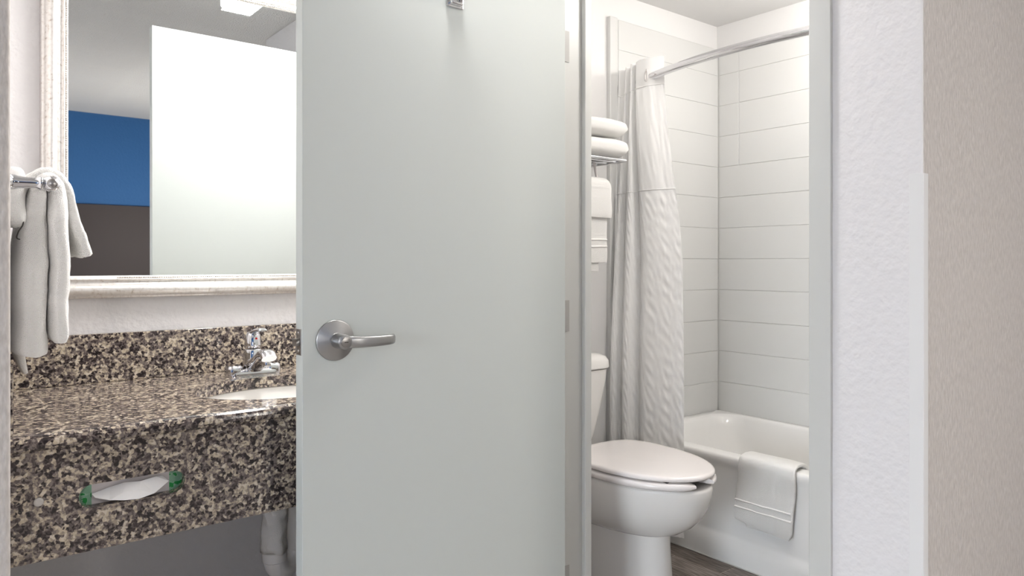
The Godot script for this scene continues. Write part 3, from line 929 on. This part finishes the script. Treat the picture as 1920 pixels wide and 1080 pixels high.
func make_tub() -> void:
	var xa := TUB_X
	var xb := BACK_X - 0.019
	var za := WALL_Z + 0.024
	var zb := BATH_Z - 0.019
	var c := Vector3((xa + xb) / 2, 0, (za + zb) / 2)
	var hx := (xb - xa) / 2
	var hz := (zb - za) / 2
	var o := thing("bathtub", "glossy white bathtub with plain apron below the tiled surround", "bathtub", Vector3(c.x, 0, c.z))
	var rows := []
	for r in [[0.0, 0.0], [0.055, 0.0], [0.078, 0.002], [0.098, 0.011], [0.112, 0.013], [0.30, 0.013], [0.352, 0.010], [0.372, 0.004], [0.384, 0.001], [0.396, 0.001], [0.404, 0.005], [0.408, 0.013]]:
		rows.append(rounded_rect(c + Vector3.UP * r[0], hx - r[1], hz - minf(r[1], 0.004), 0.008 + r[1], 8))
	# rim and basin: centre shift, half sizes, corner radius, height
	for r in [[0.004, hx - 0.050, hz - 0.045, 0.10, 0.410], [0.004, hx - 0.058, hz - 0.055, 0.11, 0.407], [0.004, hx - 0.066, hz - 0.066, 0.12, 0.396], [0.004, hx - 0.074, hz - 0.080, 0.13, 0.36], [0.004, hx - 0.086, hz - 0.105, 0.15, 0.26], [0.004, hx - 0.10, hz - 0.14, 0.17, 0.15], [0.004, hx - 0.13, hz - 0.18, 0.19, 0.095], [0.004, hx - 0.18, hz - 0.25, 0.17, 0.075]]:
		rows.append(rounded_rect(c + Vector3(r[0], r[4], 0), r[1], r[2], r[3], 8))
	part(o, "tub_shell", G.new().grid(rows, true, true, true), M.acrylic)
	part(o, "drain_cover", G.new().lathe([Vector2(0, 0.07), Vector2(0.035, 0.07), Vector2(0.035, 0.078), Vector2(0.028, 0.080), Vector2(0, 0.081)], Transform3D(Basis.IDENTITY, Vector3(c.x, 0, zb - 0.33)), 24), M.chrome)
	part(o, "caulk_line", G.new().span(Vector3(xa - 0.004, 0, za + 0.01), Vector3(xa + 0.004, 0.004, zb - 0.01), 0.0015), M.trim)

	# bath mat over the rim
	var t := thing("bath_mat", "white terry bath mat with woven bands hung over the bathtub rim", "bath mat", Vector3(xa, 0.2, -1.48))
	var z := -1.478
	var path := smooth([Vector3(2.345, 0.176, z - 0.016), Vector3(2.347, 0.24, z - 0.010), Vector3(2.352, 0.33, z - 0.002), Vector3(2.349, 0.385, z), Vector3(2.356, 0.415, z), Vector3(2.382, 0.4245, z), Vector3(2.418, 0.423, z), Vector3(2.440, 0.405, z), Vector3(2.449, 0.36, z), Vector3(2.462, 0.26, z)], 7)
	var w := []
	var th := []
	for i in path.size():
		var f := float(i) / (path.size() - 1)
		w.append(lerpf(0.118, 0.105, f) * (0.93 + 0.07 * minf(1.0, f * 20.0)))
		th.append(0.0085 * minf(1.0, minf(f, 1.0 - f) * 22.0 + 0.45))
	part(t, "mat_cloth", G.new().sweep(path, Vector3.BACK, w, th, 28, 4.5).wobble(0.0028, 16.0, 23), M.terry)
	var under := smooth([Vector3(2.352, 0.168, z - 0.012), Vector3(2.353, 0.20, z - 0.012), Vector3(2.356, 0.25, z - 0.010)], 5)
	part(t, "under_layer", G.new().sweep(under, Vector3.BACK, fill(under.size(), 0.072), fill(under.size(), 0.0045), 20, 4.0), M.terry)
	for y in [0.236, 0.262]:
		var bp := []
		for k in 13:
			var f := k / 12.0
			bp.append(Vector3(2.3398 + (y - 0.236) * 0.06, y, z - 0.010 + lerpf(-0.114, 0.114, f)))
		part(t, "woven_band", G.new().tube(bp, 0.0036, 10).wobble(0.0026, 16.0, 23), M.band, "raised woven band")


func rod_x(z: float) -> float:
	return 2.247 + 0.30 * pow(z + 1.5, 2.0)


func make_curtain() -> void:
	var y := EYE + 0.767
	var o := thing("shower_rod", "bowed chrome shower curtain rod above the bathtub", "curtain rod", Vector3(2.3, y, -1.45))
	var pts := []
	for k in 33:
		var z := lerpf(WALL_Z + 0.03, BATH_Z - 0.025, k / 32.0)
		pts.append(Vector3(rod_x(z), y, z))
	part(o, "rod", G.new().tube(pts, 0.0160, 24), M.chrome)
	for e in [[WALL_Z + 0.018, PI / 2], [BATH_Z - 0.018, -PI / 2]]:
		part(o, "flange", G.new().lathe([Vector2(0, 0), Vector2(0.027, 0), Vector2(0.027, 0.006), Vector2(0.024, 0.012), Vector2(0.018, 0.02), Vector2(0, 0.022)], Transform3D(Basis(Vector3.RIGHT, e[1]), Vector3(rod_x(e[0]), y, e[0])), 28), M.chrome)

	var c := thing("shower_curtain", "white fabric shower curtain gathered at the wall end of the tub", "shower curtain", Vector3(2.33, 0.04, -2.04))
	# folds in plan: (offset across the rod, distance along it)
	var plan_top := smooth([Vector3(0.026, 0, -1.925), Vector3(0.006, 0, -1.955), Vector3(-0.018, 0, -1.99), Vector3(-0.030, 0, -2.04), Vector3(-0.030, 0, -2.062), Vector3(-0.002, 0, -2.073), Vector3(-0.004, 0, -2.082), Vector3(-0.030, 0, -2.094), Vector3(-0.030, 0, -2.106), Vector3(-0.004, 0, -2.116), Vector3(-0.006, 0, -2.126), Vector3(-0.030, 0, -2.140), Vector3(-0.030, 0, -2.152), Vector3(-0.012, 0, -2.168), Vector3(-0.038, 0, -2.197)], 7)
	var plan_low := smooth([Vector3(0.036, 0, -1.836), Vector3(0.016, 0, -1.88), Vector3(-0.010, 0, -1.93), Vector3(-0.028, 0, -1.985), Vector3(-0.022, 0, -2.015), Vector3(0.002, 0, -2.036), Vector3(-0.006, 0, -2.054), Vector3(-0.034, 0, -2.074), Vector3(-0.038, 0, -2.100), Vector3(-0.010, 0, -2.122), Vector3(-0.008, 0, -2.138), Vector3(-0.030, 0, -2.156), Vector3(-0.034, 0, -2.174), Vector3(-0.012, 0, -2.190), Vector3(-0.006, 0, -2.198)], 7)
	var bump := noise(63, 1.0, 2)
	var bands := [["header", 1.868, 1.982, 10], ["upper_panel", 1.438, 1.868, 24], ["lower_panel", 0.045, 1.438, 130]]
	for b in bands:
		var rows := []
		for i in b[3] + 1:
			var yy := lerpf(b[1], b[2], float(i) / b[3])
			var f := clampf((1.95 - yy) / 0.85, 0.0, 1.0)
			f = f * f * (3.0 - 2.0 * f)
			var row := PackedVector3Array()
			for j in plan_top.size():
				var p: Vector3 = plan_top[j].lerp(plan_low[j], f)
				var mid := lerpf(rod_x(p.z), 2.305, minf(1.0, (1.98 - yy) / 1.3))
				var q := Vector3(mid + p.x, yy, p.z)
				var u := float(j) / (plan_top.size() - 1)
				if b[0] == "lower_panel":
					# puckered woven pattern
					var d := 0.0019 * sin(yy * 118.0 + 1.3 * sin(u * 90.0)) * maxf(0.0, sin(u * 74.0 + 0.6)) + 0.0036 * bump.get_noise_2d(u * 60.0, yy * 16.0)
					q += Vector3(-0.8, 0, 0.6) * d
				elif b[0] == "upper_panel":
					q += Vector3(-0.8, 0, 0.6) * 0.0035 * bump.get_noise_2d(u * 40.0, yy * 7.0)
				else:
					q.y += 0.002 * sin(u * 40.0) * float(i) / b[3]
				row.push_back(q)
			rows.append(row)
		part(c, b[0], G.new().grid(rows), M.curtain)
	# stitched seams
	for s in [[1.868, 0.0022], [1.438, 0.0024]]:
		var sp := []
		var f := clampf((1.95 - s[0]) / 0.85, 0.0, 1.0)
		f = f * f * (3.0 - 2.0 * f)
		for j in plan_top.size():
			var p: Vector3 = plan_top[j].lerp(plan_low[j], f)
			sp.append(Vector3(lerpf(rod_x(p.z), 2.305, minf(1.0, (1.98 - s[0]) / 1.3)) + p.x - 0.001, s[0], p.z))
		part(c, "seam", G.new().tube(sp, s[1], 8), M.curtain)
	# split ring through which the rod enters
	var rows := []
	for k in 29:
		var a := TAU * k / 28
		var row := PackedVector3Array()
		for j in 10:
			var q := TAU * j / 10
			var r := 0.0205 + 0.0055 * cos(q)
			row.push_back(Vector3(rod_x(-2.0) + 0.003 * sin(q), y + r * sin(a), -2.0 + r * cos(a)).rotated(Vector3.UP, 0.0))
		rows.append(row)
	var gr := G.new().grid(rows, true)
	var xf := Transform3D(Basis(Vector3.UP, -0.62), Vector3.ZERO)
	var pivot := Vector3(rod_x(-2.0), y, -2.0)
	for k in gr.v.size():
		gr.v[k] = pivot + Vector3(-0.036, 0, 0.016) + xf * (gr.v[k] - pivot)
	part(c, "curtain_ring", gr, M.plastic, "white split ring round the rod")


func make_towels() -> void:
	var o := thing("towel_rack", "chrome hotel towel shelf with bar above the toilet", "towel rack", Vector3(1.9, 1.55, WALL_Z))
	var x0 := 1.60
	var x1 := 2.168
	var ys := 1.548
	var zf := -1.985
	for x in [x0, x1]:
		part(o, "side_rail", G.new().tube(smooth([Vector3(x, ys, WALL_Z), Vector3(x, ys, -2.1), Vector3(x, ys, zf - 0.012), Vector3(x + (0.008 if x < 1.9 else -0.008), ys, zf)], 4), 0.0065, 12), M.chrome)
		part(o, "wall_plate", G.new().span(Vector3(x - 0.018, ys - 0.05, WALL_Z), Vector3(x + 0.018, ys + 0.03, WALL_Z + 0.006), 0.002), M.chrome)
	for k in 5:
		var z := zf - 0.052 * k
		part(o, "shelf_rail", G.new().tube([Vector3(x0 + 0.006, ys, z), Vector3(x1 - 0.006, ys, z)], 0.0065 if k == 0 else 0.005, 12), M.chrome)
	# bar below the shelf
	for x in [1.70, 2.088]:
		part(o, "bar_bracket", G.new().tube(smooth([Vector3(x, ys - 0.004, -2.085), Vector3(x, 1.50, -2.075), Vector3(x, 1.455, -2.06), Vector3(x, 1.44, -2.045)], 5), 0.0055, 10), M.plastic)
	part(o, "lower_bar", G.new().tube([Vector3(1.66, 1.437, -2.045), Vector3(2.118, 1.437, -2.045)], 0.007, 14), M.chrome)

	# two folded bath towels on the shelf
	for k in 2:
		var yb := ys + 0.0065 + k * 0.0785
		var t := thing("folded_towel", ["white folded bath towel lying on the chrome shelf, lower of two", "white folded bath towel on top of the other towel on the shelf"][k], "towel", Vector3(1.9, yb, -2.09))
		var n := 30
		var path := []
		var w := []
		var th := []
		for i in n:
			var f := float(i) / (n - 1)
			path.append(Vector3(lerpf(1.63, 2.165 - 0.004 * k, f), yb + 0.0385, -2.083))
			var e := minf(f, 1.0 - f) * 15.0
			var kk := 1.0 if e >= 1.0 else sqrt(1.0 - pow(1.0 - (e + 0.06) / 1.06, 2.0))
			w.append(0.128 * lerpf(0.82, 1.0, kk))
			th.append(0.0382 * lerpf(0.18, 1.0, kk) * (1.0 - 0.05 * sin(f * 6.0)))
		part(t, "outer_layer", G.new().sweep(path, Vector3.BACK, w, th, 40, 2.7).wobble(0.0035, 12.0, 5 + k), M.terry)
		# the inner layer shows as a line in the fold
		var p2 := []
		for i in 12:
			p2.append(Vector3(lerpf(1.66, 2.155, i / 11.0), yb + 0.034, -2.075))
		part(t, "inner_layer", G.new().sweep(p2, Vector3.BACK, rounded(12, 0.115, 2), rounded(12, 0.014, 2), 20, 3.0), M.terry)

	# cloths on the bar below the shelf: bath towel, hand towel, wash cloth on top
	var sets := [
		["hanging_bath_towel", "white towel hanging lowest from the bar under the towel shelf", 1.72, 2.052, 1.108, 1.15, 0.013, 0.0],
		["hanging_hand_towel", "white hand towel with woven band hanging under the wash cloth on the bar", 1.70, 2.090, 1.142, 1.22, 0.022, 1.0],
		["wash_cloth", "white wash cloth draped on top of the towels under the shelf", 1.78, 2.102, 1.318, 1.33, 0.034, 2.0],
	]
	for s in sets:
		var zc := -2.045
		var r: float = s[6]
		var t := thing(s[0], s[1], "towel", Vector3((s[2] + s[3]) / 2, s[4], zc))
		var mid: float = (s[2] + s[3]) / 2
		var raw := [Vector3(mid, s[4], zc + r + 0.006), Vector3(mid, (s[4] + 1.43) / 2, zc + r + 0.003), Vector3(mid, 1.425, zc + r)]
		for k in 7:
			var a := PI * k / 6.0
			raw.append(Vector3(mid, 1.437 + (r + 0.001) * sin(a), zc + r * cos(a)))
		raw.append_array([Vector3(mid, (s[5] + 1.43) / 2, zc - r), Vector3(mid, s[5], zc - r)])
		var path := smooth(raw, 6)
		var w := []
		var th := []
		for i in path.size():
			var f := float(i) / (path.size() - 1)
			w.append((s[3] - s[2]) / 2 * (1.0 + 0.02 * sin(f * 8.0)))
			th.append((0.0085 if s[7] == 2.0 else 0.0055) * minf(1.0, minf(f, 1.0 - f) * 26.0 + 0.4))
		part(t, "cloth", G.new().sweep(path, Vector3.RIGHT, w, th, 30, 5.0).wobble(0.003, 11.0, 30 + int(s[7])), M.terry)
		if s[7] == 1.0:
			for y in [1.205, 1.232]:
				var bp := []
				for k in 13:
					bp.append(Vector3(lerpf(s[2] + 0.004, s[3] - 0.004, k / 12.0), y, zc + r + 0.0105))
				part(t, "woven_band", G.new().tube(bp, 0.0035, 8).wobble(0.003, 11.0, 31), M.band)

const VANITY_LIGHT := 3.05
const BATH_LIGHT := 0.48
const SHOWER_LIGHT := 0.27
const ROOM_LIGHT := 0.95

func _ready() -> void:
	# camera: level, with the lens shifted down a little
	var cam := Camera3D.new()
	cam.name = "camera"
	cam.projection = Camera3D.PROJECTION_FRUSTUM
	cam.near = 0.05
	cam.far = 60.0
	cam.size = 2.0 * 0.05 * 540.0 / 1365.0
	cam.frustum_offset = Vector2(0, -0.05 * 47.0 / 1365.0)
	cam.position = Vector3(0, EYE, 0)
	cam.rotation_degrees = Vector3(0, -38.6, 0)
	cam.current = true
	add_child(cam)
	var env := Environment.new()
	env.background_mode = Environment.BG_SKY
	var sky := Sky.new()
	var sm := ProceduralSkyMaterial.new()
	sm.sky_top_color = Color(0.86, 0.91, 0.97)
	sm.sky_horizon_color = Color(0.96, 0.98, 1.0)
	sm.ground_bottom_color = Color(0.62, 0.62, 0.60)
	sm.ground_horizon_color = Color(0.80, 0.82, 0.84)
	sm.sky_energy_multiplier = 4.1
	sm.ground_energy_multiplier = 3.0
	sky.sky_material = sm
	env.sky = sky
	env.tonemap_mode = Environment.TONE_MAPPER_LINEAR
	env.tonemap_exposure = 1.0
	env.sdfgi_enabled = true
	env.ssao_enabled = true
	env.ssil_enabled = true
	var we := WorldEnvironment.new()
	we.name = "environment"
	we.environment = env
	add_child(we)

	make_materials()
	make_lamps()
	make_room()
	make_surround()
	make_door()
	make_vanity()
	make_mirror()
	make_tub()
	make_toilet()
	make_curtain()
	make_towel_bar()
	make_towels()
